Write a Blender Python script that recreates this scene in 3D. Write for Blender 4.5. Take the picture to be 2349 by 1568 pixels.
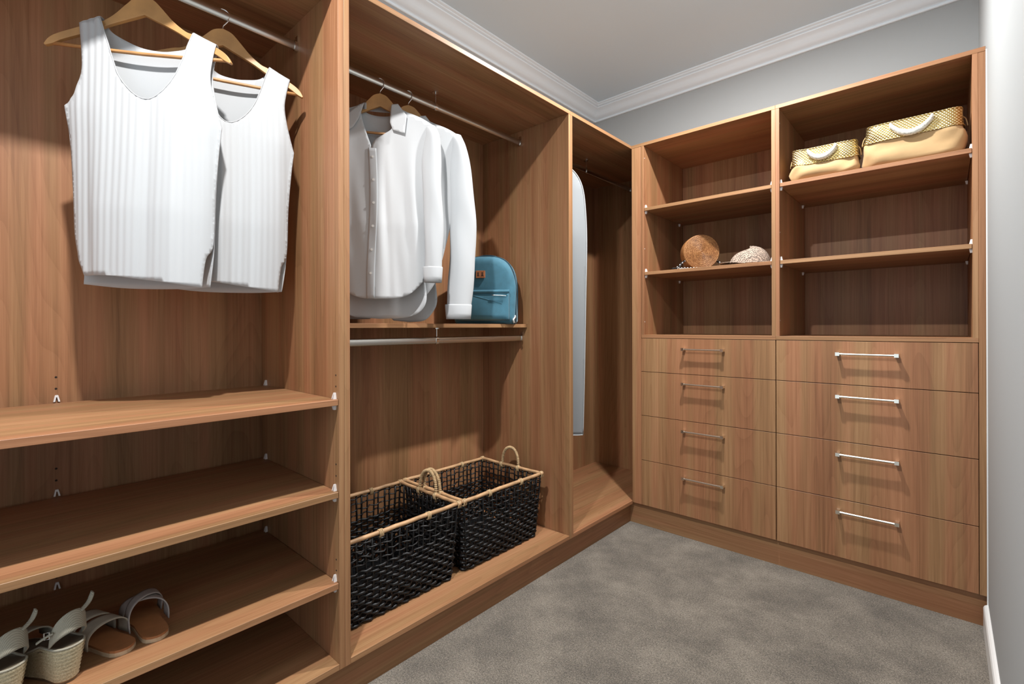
import bpy, bmesh, math, random
from mathutils import Vector, Matrix
from mathutils.geometry import delaunay_2d_cdt
random.seed(7)
for o in list(bpy.data.objects): bpy.data.objects.remove(o)
scene = bpy.context.scene
COL = scene.collection
PI = math.pi

# ------------------------------------------------------------------ camera, world, lights, exposure
cam_d = bpy.data.cameras.new('camera'); cam = bpy.data.objects.new('camera', cam_d); COL.objects.link(cam)
cam_d.sensor_fit = 'HORIZONTAL'; cam_d.sensor_width = 36.0
cam_d.lens = 1095.87 / 2349 * 36
cam_d.shift_y = -33.47 / 2349 * -1 * -1
cam_d.clip_start = 0.02
YAW, ROLL = 0.7364, -0.0028
cam.matrix_world = (Matrix.Translation((1.3561, -2.5401, 1.15)) @ Matrix.Rotation(YAW, 4, 'Z')
                    @ Matrix.Rotation(PI / 2, 4, 'X') @ Matrix.Rotation(ROLL, 4, 'Z'))
scene.camera = cam

world = bpy.data.worlds.new('world'); scene.world = world; world.use_nodes = True
bg = world.node_tree.nodes['Background']
bg.inputs[0].default_value = (0.78, 0.90, 1.0, 1); bg.inputs[1].default_value = 1.0   # added cool fill light, enters through the unseen doorway

LIGHTS = [(0.642, -0.585), (0.642, -2.45)]      # small cylinder downlights on the ceiling (x, y)
LAMP = 3050.0                                     # radiance of their diffusers

vs = scene.view_settings
vs.view_transform = 'Standard'; vs.look = 'None'; vs.gamma = 1.0; vs.use_curve_mapping = False
vs.exposure = 0.5

# ------------------------------------------------------------------ room constants (metres)
XL, XR, YB, YF, ZC = -0.617, 1.475, 0.577, -3.30, 2.80
ZT, ZTT = 2.190, 2.208            # underside / top of wardrobe tops
ZB = 0.135                        # top of wardrobe floors
DL = -0.599                       # face of left back panels
Y1A, Y1M, Y1B = -1.8229, -1.8046, -1.7862
Y2A, Y2M, Y2B = -0.6297, -0.6138, -0.5979
T = 0.018

# ------------------------------------------------------------------ materials
MATS = {}
def new_mat(name):
    m = bpy.data.materials.new(name); m.use_nodes = True
    nt = m.node_tree; b = nt.nodes['Principled BSDF']
    MATS[name] = m
    return m, nt, b
def N(nt, typ, **kw):
    n = nt.nodes.new(typ)
    for k, v in kw.items():
        if k.startswith('i_'):
            key = k[2:]; n.inputs[int(key) if key.isdigit() else key].default_value = v
        else: setattr(n, k, v)
    return n
def L(nt, a, b): nt.links.new(a, b)
def ramp(nt, fac, stops):
    r = N(nt, 'ShaderNodeValToRGB')
    el = r.color_ramp.elements
    while len(el) < len(stops): el.new(0.5)
    for e, (p, c) in zip(el, stops): e.position = p; e.color = (*c, 1)
    L(nt, fac, r.inputs[0]); return r
def math_n(nt, op, a, b=None):
    n = N(nt, 'ShaderNodeMath', operation=op)
    for i, v in enumerate((a, b)):
        if v is None: continue
        if isinstance(v, (int, float)): n.inputs[i].default_value = v
        else: L(nt, v, n.inputs[i])
    return n.outputs[0]
def mixc(nt, fac, a, b, blend='MIX'):
    n = N(nt, 'ShaderNodeMix', data_type='RGBA', blend_type=blend)
    for s, v in ((n.inputs[0], fac), (n.inputs[6], a), (n.inputs[7], b)):
        if isinstance(v, (int, float)): s.default_value = v
        elif isinstance(v, tuple): s.default_value = (*v, 1)
        else: L(nt, v, s)
    return n.outputs[2]
def bump(nt, b, h, strength=0.2, dist=0.001):
    n = N(nt, 'ShaderNodeBump', i_Strength=strength, i_Distance=dist)
    L(nt, h, n.inputs['Height']); L(nt, n.outputs[0], b.inputs['Normal'])
def plain(name, col, rough=0.6, metal=0.0, noise=None, bumps=None, sheen=0.0, spec=None, trans=0.0):
    m, nt, b = new_mat(name)
    b.inputs['Base Color'].default_value = (*col, 1); b.inputs['Roughness'].default_value = rough
    b.inputs['Metallic'].default_value = metal
    if spec is not None: b.inputs['Specular IOR Level'].default_value = spec
    if sheen: b.inputs['Sheen Weight'].default_value = sheen
    tc = N(nt, 'ShaderNodeTexCoord')
    if noise:
        sc, amt = noise
        n = N(nt, 'ShaderNodeTexNoise', i_Scale=sc, i_Detail=4.0); L(nt, tc.outputs['Object'], n.inputs['Vector'])
        lo = tuple(c * (1 - amt) for c in col); hi = tuple(min(1, c * (1 + amt)) for c in col)
        r = ramp(nt, n.outputs[0], [(0.3, lo), (0.7, hi)]); L(nt, r.outputs[0], b.inputs['Base Color'])
    if bumps:
        sc, st, ds = bumps
        n = N(nt, 'ShaderNodeTexNoise', i_Scale=sc, i_Detail=3.0); L(nt, tc.outputs['Object'], n.inputs['Vector'])
        bump(nt, b, n.outputs[0], st, ds)
    return m
def wood(name, axis, gain=1.0, rnd=1.0):
    m, nt, b = new_mat(name)
    geo = N(nt, 'ShaderNodeNewGeometry'); oi = N(nt, 'ShaderNodeObjectInfo')
    off = math_n(nt, 'MULTIPLY', oi.outputs['Random'], 7.0 * rnd)
    add = N(nt, 'ShaderNodeVectorMath', operation='ADD'); L(nt, geo.outputs['Position'], add.inputs[0])
    cmb = N(nt, 'ShaderNodeCombineXYZ')
    for i in range(3): L(nt, off, cmb.inputs[i])
    L(nt, cmb.outputs[0], add.inputs[1])
    def mp(along):
        s = [1.0, 1.0, 1.0]; s['XYZ'.index(axis)] = along
        q = N(nt, 'ShaderNodeMapping'); q.inputs['Scale'].default_value = s
        L(nt, add.outputs[0], q.inputs['Vector']); return q.outputs[0]
    def noise(along, scale, detail, rough=0.5, dist=0.0):
        q = N(nt, 'ShaderNodeTexNoise', i_Scale=scale, i_Detail=detail, i_Roughness=rough, i_Distortion=dist)
        L(nt, mp(along), q.inputs['Vector']); return q.outputs[0]
    band = noise(0.035, 11.0, 2.0)
    hue = noise(0.03, 17.0, 1.0)
    streak = noise(0.014, 105.0, 4.0, 0.7)
    fine = noise(0.012, 420.0, 2.0, 0.6)
    cn = noise(0.085, 5.0, 1.0, 0.4, 0.2)
    ph = math_n(nt, 'MULTIPLY', cn, 26.0)
    fr = math_n(nt, 'FRACT', ph)
    line = math_n(nt, 'POWER', fr, 3.0)
    v = math_n(nt, 'ADD', math_n(nt, 'MULTIPLY', band, 0.55), math_n(nt, 'MULTIPLY', streak, 0.50))
    v = math_n(nt, 'ADD', v, math_n(nt, 'MULTIPLY', fine, 0.18))
    v = math_n(nt, 'SUBTRACT', v, math_n(nt, 'MULTIPLY', line, 0.055))
    g = gain
    r = ramp(nt, v, [(0.40, (0.198 * g, 0.095 * g, 0.044 * g)), (0.60, (0.318 * g, 0.159 * g, 0.077 * g)), (0.80, (0.428 * g, 0.230 * g, 0.119 * g))])
    r2 = ramp(nt, hue, [(0.38, (1.03, 0.93, 0.92)), (0.62, (0.97, 1.03, 0.97))])
    c = mixc(nt, 1.0, r.outputs[0], r2.outputs[0], 'MULTIPLY')
    L(nt, c, b.inputs['Base Color'])
    b.inputs['Roughness'].default_value = 0.46; b.inputs['Specular IOR Level'].default_value = 0.35
    bump(nt, b, math_n(nt, 'ADD', fine, streak), 0.12, 0.0006)
    return m
wood('wood_vertical', 'Z'); wood('wood_along_left', 'Y'); wood('wood_along_back', 'X'); wood('wood_drawer', 'Z', 1.0, 0.0)
plain('wall_paint', (0.385, 0.405, 0.412), 0.75, bumps=(320, 0.05, 0.0005))
plain('ceiling_paint', (0.69, 0.82, 0.91), 0.85)
plain('trim_white', (0.80, 0.88, 0.94), 0.45)
plain('gloss_white', (0.80, 0.80, 0.79), 0.3)
plain('steel', (0.62, 0.60, 0.56), 0.26, 1.0)
plain('chrome', (0.78, 0.77, 0.75), 0.14, 1.0)
plain('nickel', (0.86, 0.80, 0.70), 0.24, 1.0)
plain('knit_white', (0.47, 0.483, 0.495), 0.85, bumps=(900, 0.25, 0.0006), sheen=0.15)
plain('cotton_white', (0.52, 0.535, 0.55), 0.8, bumps=(1200, 0.15, 0.0003))
plain('garment_grey', (0.29, 0.31, 0.325), 0.7, bumps=(700, 0.15, 0.0004))
plain('piping_white', (0.52, 0.54, 0.55), 0.7)
plain('button', (0.82, 0.82, 0.80), 0.35)
plain('beech', (0.50, 0.27, 0.10), 0.42, noise=(14, 0.18))
plain('beech_bar', (0.48, 0.24, 0.09), 0.45, noise=(20, 0.15))
plain('black_wicker', (0.0045, 0.005, 0.006), 0.40, noise=(60, 0.5), bumps=(500, 0.4, 0.001))
plain('rattan_cane', (0.50, 0.30, 0.155), 0.5, noise=(25, 0.25), bumps=(200, 0.2, 0.0006))
plain('seagrass_rope', (0.50, 0.35, 0.19), 0.75, noise=(120, 0.3), bumps=(600, 0.5, 0.001))
plain('teal_canvas', (0.040, 0.150, 0.215), 0.75, noise=(30, 0.12), bumps=(900, 0.35, 0.0006), sheen=0.2)
plain('teal_piping', (0.012, 0.05, 0.075), 0.7)
plain('zip_silver', (0.75, 0.75, 0.73), 0.3, 0.9)
plain('patch_leather', (0.36, 0.13, 0.052), 0.55, noise=(60, 0.2))
plain('stamp_dark', (0.045, 0.018, 0.010), 0.6)
plain('tan_canvas', (0.44, 0.285, 0.135), 0.8, noise=(12, 0.08), bumps=(700, 0.3, 0.0006), sheen=0.1)
plain('tan_leather', (0.33, 0.135, 0.052), 0.5, noise=(30, 0.15))
plain('sole_edge', (0.50, 0.37, 0.24), 0.6, noise=(80, 0.15))
plain('strap_mauve', (0.34, 0.30, 0.28), 0.65, noise=(60, 0.08))
plain('strap_greige', (0.38, 0.34, 0.27), 0.65, noise=(60, 0.08))
plain('insole_dark', (0.10, 0.075, 0.048), 0.8)
plain('outsole', (0.12, 0.07, 0.035), 0.7)
plain('plastic_clear', (0.78, 0.74, 0.72), 0.3)
plain('dark_hole', (0.02, 0.012, 0.008), 0.9)
plain('silver_rope', (0.74, 0.73, 0.66), 0.45, 0.35, noise=(200, 0.3), bumps=(500, 0.6, 0.001))
plain('black_scarf', (0.015, 0.013, 0.013), 0.8)
plain('lamp_body', (0.8, 0.8, 0.8), 0.4)

def weave_mat(name, col, dark, scale, rough=0.6, metal=0.0, strength=0.6, rot=0.0):
    m, nt, b = new_mat(name)
    tc = N(nt, 'ShaderNodeTexCoord')
    br = N(nt, 'ShaderNodeTexChecker', i_Scale=scale)
    w1 = N(nt, 'ShaderNodeTexWave', i_Scale=scale * 0.31, i_Distortion=1.2); w2 = N(nt, 'ShaderNodeTexWave', i_Scale=scale * 0.31, i_Distortion=1.2)
    w1.bands_direction = 'X'; w2.bands_direction = 'Z'
    mp_ = N(nt, 'ShaderNodeMapping'); mp_.inputs['Rotation'].default_value = (0, rot, 0); L(nt, tc.outputs['Object'], mp_.inputs['Vector'])
    for w in (br, w1, w2): L(nt, mp_.outputs[0], w.inputs['Vector'])
    h = math_n(nt, 'MULTIPLY', w1.outputs['Fac'], w2.outputs['Fac'])
    r = ramp(nt, h, [(0.0, dark), (0.45, col)])
    L(nt, r.outputs[0], b.inputs['Base Color'])
    b.inputs['Roughness'].default_value = rough; b.inputs['Metallic'].default_value = metal
    bump(nt, b, h, strength, 0.002)
    return m
weave_mat('gold_weave', (0.95, 0.84, 0.52), (0.42, 0.28, 0.08), 118, 0.28, 0.9, 0.9, 0.785)
weave_mat('linen_weave', (0.46, 0.42, 0.33), (0.26, 0.235, 0.18), 700, 0.85, 0.0, 0.4)

def carpet():
    m, nt, b = new_mat('carpet')
    geo = N(nt, 'ShaderNodeNewGeometry')
    big = N(nt, 'ShaderNodeTexNoise', i_Scale=4.0, i_Detail=8.0, i_Roughness=0.70, i_Distortion=0.1)  # large blotches: shading of the pile direction put into the colour
    mid = N(nt, 'ShaderNodeTexNoise', i_Scale=150.0, i_Detail=4.0, i_Roughness=0.8)
    fin = N(nt, 'ShaderNodeTexNoise', i_Scale=300.0, i_Detail=2.0)
    for n in (big, mid, fin): L(nt, geo.outputs['Position'], n.inputs['Vector'])
    v = math_n(nt, 'ADD', math_n(nt, 'MULTIPLY', big.outputs[0], 0.38), math_n(nt, 'ADD', math_n(nt, 'MULTIPLY', mid.outputs[0], 0.50), math_n(nt, 'MULTIPLY', fin.outputs[0], 0.24)))
    r = ramp(nt, v, [(0.44, (0.058, 0.048, 0.036)), (0.56, (0.188, 0.157, 0.121)), (0.68, (0.380, 0.328, 0.262))])
    L(nt, r.outputs[0], b.inputs['Base Color']); b.inputs['Roughness'].default_value = 0.95
    b.inputs['Specular IOR Level'].default_value = 0.1; b.inputs['Sheen Weight'].default_value = 0.2
    bump(nt, b, math_n(nt, 'ADD', mid.outputs[0], fin.outputs[0]), 0.9, 0.006)
carpet()
def rattan_disc_mat():
    m, nt, b = new_mat('rattan_coil')
    tc = N(nt, 'ShaderNodeTexCoord')
    n = N(nt, 'ShaderNodeTexNoise', i_Scale=140.0, i_Detail=3.0); L(nt, tc.outputs['Object'], n.inputs['Vector'])
    n2 = N(nt, 'ShaderNodeTexNoise', i_Scale=20.0, i_Detail=2.0); L(nt, tc.outputs['Object'], n2.inputs['Vector'])
    v = math_n(nt, 'ADD', math_n(nt, 'MULTIPLY', n.outputs[0], 0.8), math_n(nt, 'MULTIPLY', n2.outputs[0], 0.3))
    r = ramp(nt, v, [(0.35, (0.14, 0.052, 0.014)), (0.55, (0.30, 0.125, 0.038)), (0.75, (0.46, 0.235, 0.095))])
    L(nt, r.outputs[0], b.inputs['Base Color']); b.inputs['Roughness'].default_value = 0.5
    bump(nt, b, n.outputs[0], 0.5, 0.002)
rattan_disc_mat()
def cap_mat():
    m, nt, b = new_mat('spotted_fabric')
    tc = N(nt, 'ShaderNodeTexCoord')
    vo = N(nt, 'ShaderNodeTexVoronoi', i_Scale=170.0, i_Randomness=0.5); L(nt, tc.outputs['Object'], vo.inputs['Vector'])
    r = ramp(nt, vo.outputs['Distance'], [(0.38, (0.026, 0.015, 0.011)), (0.47, (0.44, 0.34, 0.27))])
    L(nt, r.outputs[0], b.inputs['Base Color']); b.inputs['Roughness'].default_value = 0.8
cap_mat()
def jute_mat():
    m, nt, b = new_mat('jute_rope')
    tc = N(nt, 'ShaderNodeTexCoord')
    n = N(nt, 'ShaderNodeTexNoise', i_Scale=420.0, i_Detail=3.0); L(nt, tc.outputs['Object'], n.inputs['Vector'])
    r = ramp(nt, n.outputs[0], [(0.35, (0.34, 0.27, 0.16)), (0.65, (0.52, 0.44, 0.29))])
    L(nt, r.outputs[0], b.inputs['Base Color']); b.inputs['Roughness'].default_value = 0.85
    bump(nt, b, n.outputs[0], 0.3, 0.001)
jute_mat()
def emit_mat():
    m, nt, b = new_mat('lamp_glow')
    b.inputs['Emission Color'].default_value = (1.0, 0.985, 0.965, 1); b.inputs['Emission Strength'].default_value = LAMP
emit_mat()

# ------------------------------------------------------------------ mesh helpers
class MB:
    def __init__(s): s.v = []; s.f = []
    def add(s, vs_, fs):
        o = len(s.v); s.v += [tuple(p) for p in vs_]; s.f += [tuple(i + o for i in f) for f in fs]; return s
    def box(s, x0, x1, y0, y1, z0, z1, bev=0.0):
        if bev <= 0:
            vv = [(x, y, z) for x in (x0, x1) for y in (y0, y1) for z in (z0, z1)]
            return s.add(vv, [(0, 1, 3, 2), (4, 6, 7, 5), (0, 4, 5, 1), (2, 3, 7, 6), (0, 2, 6, 4), (1, 5, 7, 3)])
        bm = bmesh.new(); bmesh.ops.create_cube(bm, size=1.0)
        for p in bm.verts: p.co = Vector(((x0 + x1) / 2 + p.co.x * (x1 - x0), (y0 + y1) / 2 + p.co.y * (y1 - y0), (z0 + z1) / 2 + p.co.z * (z1 - z0)))
        bmesh.ops.bevel(bm, geom=list(bm.edges), offset=bev, segments=1, affect='EDGES')
        bm.verts.index_update()
        s.add([p.co[:] for p in bm.verts], [[p.index for p in f.verts] for f in bm.faces]); bm.free(); return s
    def tube(s, pts, rad, n=8, closed=False, cap=True, flat=1.0):
        P = [Vector(p) for p in pts]; m = len(P)
        R = rad if isinstance(rad, (list, tuple)) else [rad] * m
        rings = []; up = None
        for i in range(m):
            a = P[(i - 1) % m] if (closed or i > 0) else P[i]; b_ = P[(i + 1) % m] if (closed or i < m - 1) else P[i]
            t = (b_ - a).normalized() if (b_ - a).length > 1e-9 else Vector((0, 0, 1))
            if up is None:
                up = Vector((0, 0, 1)) if abs(t.z) < 0.9 else Vector((1, 0, 0))
            x = t.cross(up)
            if x.length < 1e-6: x = t.cross(Vector((0.3, 1, 0.2)))
            x.normalize(); y = x.cross(t).normalized(); up = y
            rings.append([P[i] + x * (math.cos(2 * PI * k / n) * R[i]) + y * (math.sin(2 * PI * k / n) * R[i] * flat) for k in range(n)])
        vv = [p[:] for r in rings for p in r]; ff = []
        for i in range(m if closed else m - 1):
            j = (i + 1) % m
            for k in range(n): ff.append((i * n + k, i * n + (k + 1) % n, j * n + (k + 1) % n, j * n + k))
        if cap and not closed:
            ff.append(tuple(range(n - 1, -1, -1))); ff.append(tuple((m - 1) * n + k for k in range(n)))
        return s.add(vv, ff)
    def loft(s, rings, closed_ring=True, cap=True):
        n = len(rings[0]); vv = [tuple(p) for r in rings for p in r]; ff = []
        for i in range(len(rings) - 1):
            for k in range(n if closed_ring else n - 1):
                ff.append((i * n + k, i * n + (k + 1) % n, (i + 1) * n + (k + 1) % n, (i + 1) * n + k))
        if cap and closed_ring:
            ff.append(tuple(range(n - 1, -1, -1))); ff.append(tuple((len(rings) - 1) * n + k for k in range(n)))
        return s.add(vv, ff)
    def grid(s, fn, nu, nv):
        vv = [fn(i / nu, j / nv) for j in range(nv + 1) for i in range(nu + 1)]
        return s.add(vv, [(j * (nu + 1) + i, j * (nu + 1) + i + 1, (j + 1) * (nu + 1) + i + 1, (j + 1) * (nu + 1) + i) for j in range(nv) for i in range(nu)])
    def prism(s, poly, y0, y1):           # polygon in (x, z) extruded along y
        n = len(poly)
        vv = [(x, y0, z) for x, z in poly] + [(x, y1, z) for x, z in poly]
        ff = [tuple(range(n)), tuple(range(2 * n - 1, n - 1, -1))] + [(i, n + i, n + (i + 1) % n, (i + 1) % n) for i in range(n)]
        return s.add(vv, ff)
    def xform(s, M):
        s.v = [tuple(M @ Vector(p)) for p in s.v]; return s

def link(name, mb, mat, parent=None, smooth=False, shift=None, kind=None):
    me = bpy.data.meshes.new(name)
    v = mb.v
    if shift is not None: v = [(p[0] - shift[0], p[1] - shift[1], p[2] - shift[2]) for p in v]
    me.from_pydata(v, [], mb.f); me.update()
    bm = bmesh.new(); bm.from_mesh(me); bmesh.ops.recalc_face_normals(bm, faces=bm.faces); bm.to_mesh(me); bm.free()
    if smooth:
        for p in me.polygons: p.use_smooth = True
    if mat: me.materials.append(MATS[mat])
    o = bpy.data.objects.new(name, me); COL.objects.link(o)
    if parent is not None: o.parent = parent
    if kind: o['kind'] = kind
    return o
def tag(o, label, cat, group=None):
    o['label'] = label; o['category'] = cat
    if group: o['group'] = group
    return o
class Thing:
    """an Empty at the thing's base; parts given in world coordinates (or local when local=True)"""
    def __init__(s, name, label, cat, loc=(0, 0, 0), rz=0.0, group=None, local=False):
        s.o = bpy.data.objects.new(name, None); COL.objects.link(s.o); s.o.empty_display_size = 0.05
        s.o.location = loc; s.o.rotation_euler = (0, 0, rz); s.shift = None if local else loc
        tag(s.o, label, cat, group)
    def part(s, name, mb, mat, parent=None, smooth=False, label=None, kind=None, auto=None):
        o = link(name, mb, mat, parent or s.o, smooth, s.shift, kind)
        if label: o['label'] = label
        if auto is not None: smooth_by_angle(o, auto)
        return o
def smooth_by_angle(o, ang):
    me = o.data
    bm = bmesh.new(); bm.from_mesh(me)
    for f in bm.faces: f.smooth = True
    for e in bm.edges:
        if len(e.link_faces) == 2 and e.calc_face_angle(0) > ang: e.smooth = False
    bm.to_mesh(me); bm.free()
def solidify(o, t, off=0.0):
    m = o.modifiers.new('thickness', 'SOLIDIFY'); m.thickness = t; m.offset = off
def struct(name, mb, mat, smooth=False, label=None):
    o = link(name, mb, mat, None, smooth); o['kind'] = 'structure'
    if label: o['label'] = label
    return o

def catmull(pts, per=6, closed=False):
    out = []; n = len(pts)
    rng = n if closed else n - 1
    for i in range(rng):
        if closed: a, b_, c, d = (pts[(i + k - 1) % n] for k in range(4))
        else: a, b_, c, d = pts[max(i - 1, 0)], pts[i], pts[i + 1], pts[min(i + 2, n - 1)]
        for j in range(per):
            t = j / per
            out.append(tuple(0.5 * ((2 * q1) + (-q0 + q2) * t + (2 * q0 - 5 * q1 + 4 * q2 - q3) * t * t + (-q0 + 3 * q1 - 3 * q2 + q3) * t ** 3) for q0, q1, q2, q3 in zip(a, b_, c, d)))
    if not closed: out.append(tuple(pts[-1]))
    return out
def interp(tab, x):
    if x <= tab[0][0]: return tab[0][1]
    for (a, b_), (c, d) in zip(tab, tab[1:]):
        if x <= c: return b_ + (d - b_) * (x - a) / (c - a)
    return tab[-1][1]
def dens(poly, step):
    out = []
    for i in range(len(poly)):
        a, b_ = poly[i], poly[(i + 1) % len(poly)]
        d = math.hypot(a[0] - b_[0], a[1] - b_[1]); k = max(1, int(d / step))
        for j in range(k): out.append((a[0] + (b_[0] - a[0]) * j / k, a[1] + (b_[1] - a[1]) * j / k))
    return out
def inside(poly, x, z):
    c = False; n = len(poly); j = n - 1
    for i in range(n):
        xi, zi = poly[i]; xj, zj = poly[j]
        if (zi > z) != (zj > z) and x < (xj - xi) * (z - zi) / (zj - zi) + xi: c = not c
        j = i
    return c
def sheet(poly, depth, dx=0.006, dz=0.012, step=0.006):
    """cloth sheet: outline in (s, z), depth(s, z) gives local y"""
    poly = dens(poly, step); n = len(poly)
    pts = [Vector(p) for p in poly]
    xs = [p[0] for p in poly]; zs = [p[1] for p in poly]
    cell = {}
    for p in poly: cell.setdefault((int(p[0] // step), int(p[1] // step)), []).append(p)
    def clear(x, z):
        cx, cz = int(x // step), int(z // step)
        return not any((p[0] - x) ** 2 + (p[1] - z) ** 2 < (0.62 * step) ** 2 for i in (-1, 0, 1) for j in (-1, 0, 1) for p in cell.get((cx + i, cz + j), ()))
    x = min(xs)
    while x < max(xs):
        z = min(zs)
        while z < max(zs):
            if inside(poly, x, z) and clear(x, z): pts.append(Vector((x, z)))
            z += dz
        x += dx
    vv, ee, ff, *_ = delaunay_2d_cdt(pts, [(i, (i + 1) % n) for i in range(n)], [], 1, 1e-5)
    mb = MB(); mb.add([(p[0], depth(p[0], p[1]), p[1]) for p in vv], [tuple(f) for f in ff]); return mb

# ------------------------------------------------------------------ the room
struct('floor', MB().box(XL, XR, YF, YB, -0.06, 0.0), 'carpet', label='taupe grey cut-pile carpet')
struct('ceiling', MB().box(XL - 0.1, XR + 0.1, YF - 0.1, YB + 0.1, ZC, ZC + 0.06), 'ceiling_paint')
struct('wall_left', MB().box(XL - 0.1, XL, YF, YB, -0.06, ZC), 'wall_paint')
struct('wall_back', MB().box(XL - 0.1, XR + 0.1, YB, YB + 0.1, -0.06, ZC), 'wall_paint')
struct('wall_right', MB().box(XR, XR + 0.1, YF, YB, -0.06, ZC), 'wall_paint')
wf = MB()                                                     # wall behind the camera, wide unseen doorway added to let fill light in
wf.box(XL - 0.1, 0.15, YF - 0.1, YF, -0.06, ZC); wf.box(1.35, XR + 0.1, YF - 0.1, YF, -0.06, ZC); wf.box(0.15, 1.35, YF - 0.1, YF, 2.35, ZC)
struct('wall_front', wf, 'wall_paint')
prof = [(0.0, 2.698), (0.010, 2.698), (0.013, 2.701), (0.013, 2.708), (0.009, 2.711), (0.013, 2.714), (0.020, 2.717), (0.029, 2.723), (0.036, 2.731), (0.041, 2.741),
        (0.047, 2.751), (0.056, 2.759), (0.066, 2.765), (0.072, 2.769), (0.074, 2.774), (0.070, 2.777), (0.078, 2.779), (0.082, 2.783), (0.082, 2.788), (0.088, 2.790), (0.092, 2.794), (0.092, ZC), (0.0, ZC)]
def cornice(name, fa, fb):
    mb = MB(); mb.loft([[fa(d, z) for d, z in prof], [fb(d, z) for d, z in prof]]); o = struct(name, mb, 'trim_white'); smooth_by_angle(o, 0.6)
cornice('trim_1', lambda d, z: (XL + d, YF + d, z), lambda d, z: (XL + d, YB - d, z))
cornice('trim_2', lambda d, z: (XL + d, YB - d, z), lambda d, z: (XR - d, YB - d, z))
cornice('trim_3', lambda d, z: (XR - d, YB - d, z), lambda d, z: (XR - d, YF + d, z))
bp = [(0, 0.0), (0.014, 0.0), (0.014, 0.085), (0.011, 0.092), (0.006, 0.096), (0.0, 0.097)]
mb = MB(); mb.loft([[(XR - d, y, z) for d, z in bp] for y in (-0.001, YF)]); o = struct('baseboard_right', mb, 'gloss_white')
struct('trim_4', MB().box(1.4715, 1.475, -0.002, 0.004, 0.0, ZT + 0.005), 'gloss_white', label='thin white sealant bead beside the filler panel')

# small surface-mounted ceiling lamps
for i, (lx, ly) in enumerate(LIGHTS):
    t = Thing('ceiling_lamp', ['small round ceiling lamp in front of the drawers', 'small round ceiling lamp in front of the left shelves'][i], 'light', (lx, ly, ZC), group='ceiling lamps')
    rr = [(0.0005, ZC), (0.046, ZC), (0.046, ZC - 0.058), (0.043, ZC - 0.060), (0.0005, ZC - 0.060)]
    base = MB(); base.loft([[(lx + r * math.cos(a), ly + r * math.sin(a), z) for r, z in rr] for a in [2 * PI * k / 32 for k in range(33)]], closed_ring=False)
    t.part('housing', base, 'lamp_body', auto=0.6)
    ds = MB(); ds.loft([[(lx + 0.036 * math.cos(p) * math.cos(a), ly + 0.036 * math.cos(p) * math.sin(a), ZC - 0.061 - 0.0032 * math.sin(p)) for p in [PI / 2 * k / 6 for k in range(6)] + [PI / 2 - 0.01]] for a in [2 * PI * k / 24 for k in range(25)]], closed_ring=False)
    t.part('diffuser', ds, 'lamp_glow')

# ------------------------------------------------------------------ shared little parts
def pin_mb(x, y, z, ax, sgn):
    """clear plastic shelf support: block under the shelf and an open clip over it; z = shelf top; ax = wall normal axis"""
    mb = MB(); w, d = 0.0075, 0.009
    def put(pts, faces):
        out = []
        for a, n, zz in pts:     # a along wall, n off the wall
            out.append((x + (n * sgn if ax == 'X' else a), y + (n * sgn if ax == 'Y' else a), z + zz))
        mb.add(out, faces)
    F6 = [(0, 1, 2, 3), (7, 6, 5, 4), (0, 4, 5, 1), (1, 5, 6, 2), (2, 6, 7, 3), (3, 7, 4, 0)]
    put([(-w, 0, -T), (w, 0, -T), (w, d, -T), (-w, d, -T), (-w * .6, 0, -T - .015), (w * .6, 0, -T - .015), (w * .6, d * .7, -T - .015), (-w * .6, d * .7, -T - .015)], F6)
    for sx in (-1, 1):
        put([(sx * w * .45, 0, 0), (sx * w, 0, 0), (sx * w, d, 0), (sx * w * .45, d, 0), (sx * .0005, 0, .016), (sx * w * .5, 0, .018), (sx * w * .5, d * .6, .018), (sx * .0005, d * .6, .016)], F6)
    put([(-w * .55, 0, .013), (w * .55, 0, .013), (w * .55, d * .7, .013), (-w * .55, d * .7, .013), (-w * .4, 0, .019), (w * .4, 0, .019), (w * .4, d * .6, .019), (-w * .4, d * .6, .019)], F6)
    return mb
def hole(x, y, z, ax, sgn, r=0.0026):
    mb = MB(); ring = []
    for q in (0.0, 0.0006):
        ring.append([((x + sgn * q) if ax == 'X' else x + r * math.cos(a), y + r * math.cos(a) if ax == 'X' else y + sgn * q, z + r * math.sin(a)) for a in [2 * PI * k / 10 for k in range(10)]])
    mb.loft(ring); return mb
def rail(t, x, ya, yb, z, brackets, ztop, r=0.0125, lab=None):     # oval wardrobe tube 15 x 30 mm
    rl = t.part('hanging_rail', MB().tube([(x, ya + 0.004, z), (x, yb - 0.004, z)], r * 0.62, 24, flat=1.94), 'steel', smooth=False, auto=0.7, label=lab)
    for y, s in ((ya, 1), (yb, -1)):
        fl = MB().tube([(x, y + s * 0.0005, z), (x, y + s * 0.012, z)], r * 0.62 + 0.0035, 16, flat=1.66)
        fl.box(x - 0.008, x + 0.008, y if s > 0 else y - 0.004, y + 0.004 if s > 0 else y, z + 0.012, z + 0.034)
        t.part('rail_socket', fl, 'chrome', parent=rl, auto=0.7)
    for y in brackets:
        b_ = MB().tube([(x, y - 0.007, z), (x, y + 0.007, z)], r * 0.62 + 0.0028, 16, flat=1.70)
        b_.tube([(x, y, z + r + 0.003), (x, y, ztop - 0.002)], 0.0035, 8)
        b_.tube([(x, y, ztop - 0.0045), (x, y, ztop)], 0.014, 16)
        t.part('rail_bracket', b_, 'chrome', parent=rl, auto=0.7)
    return rl
BV = 0.0009

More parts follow.
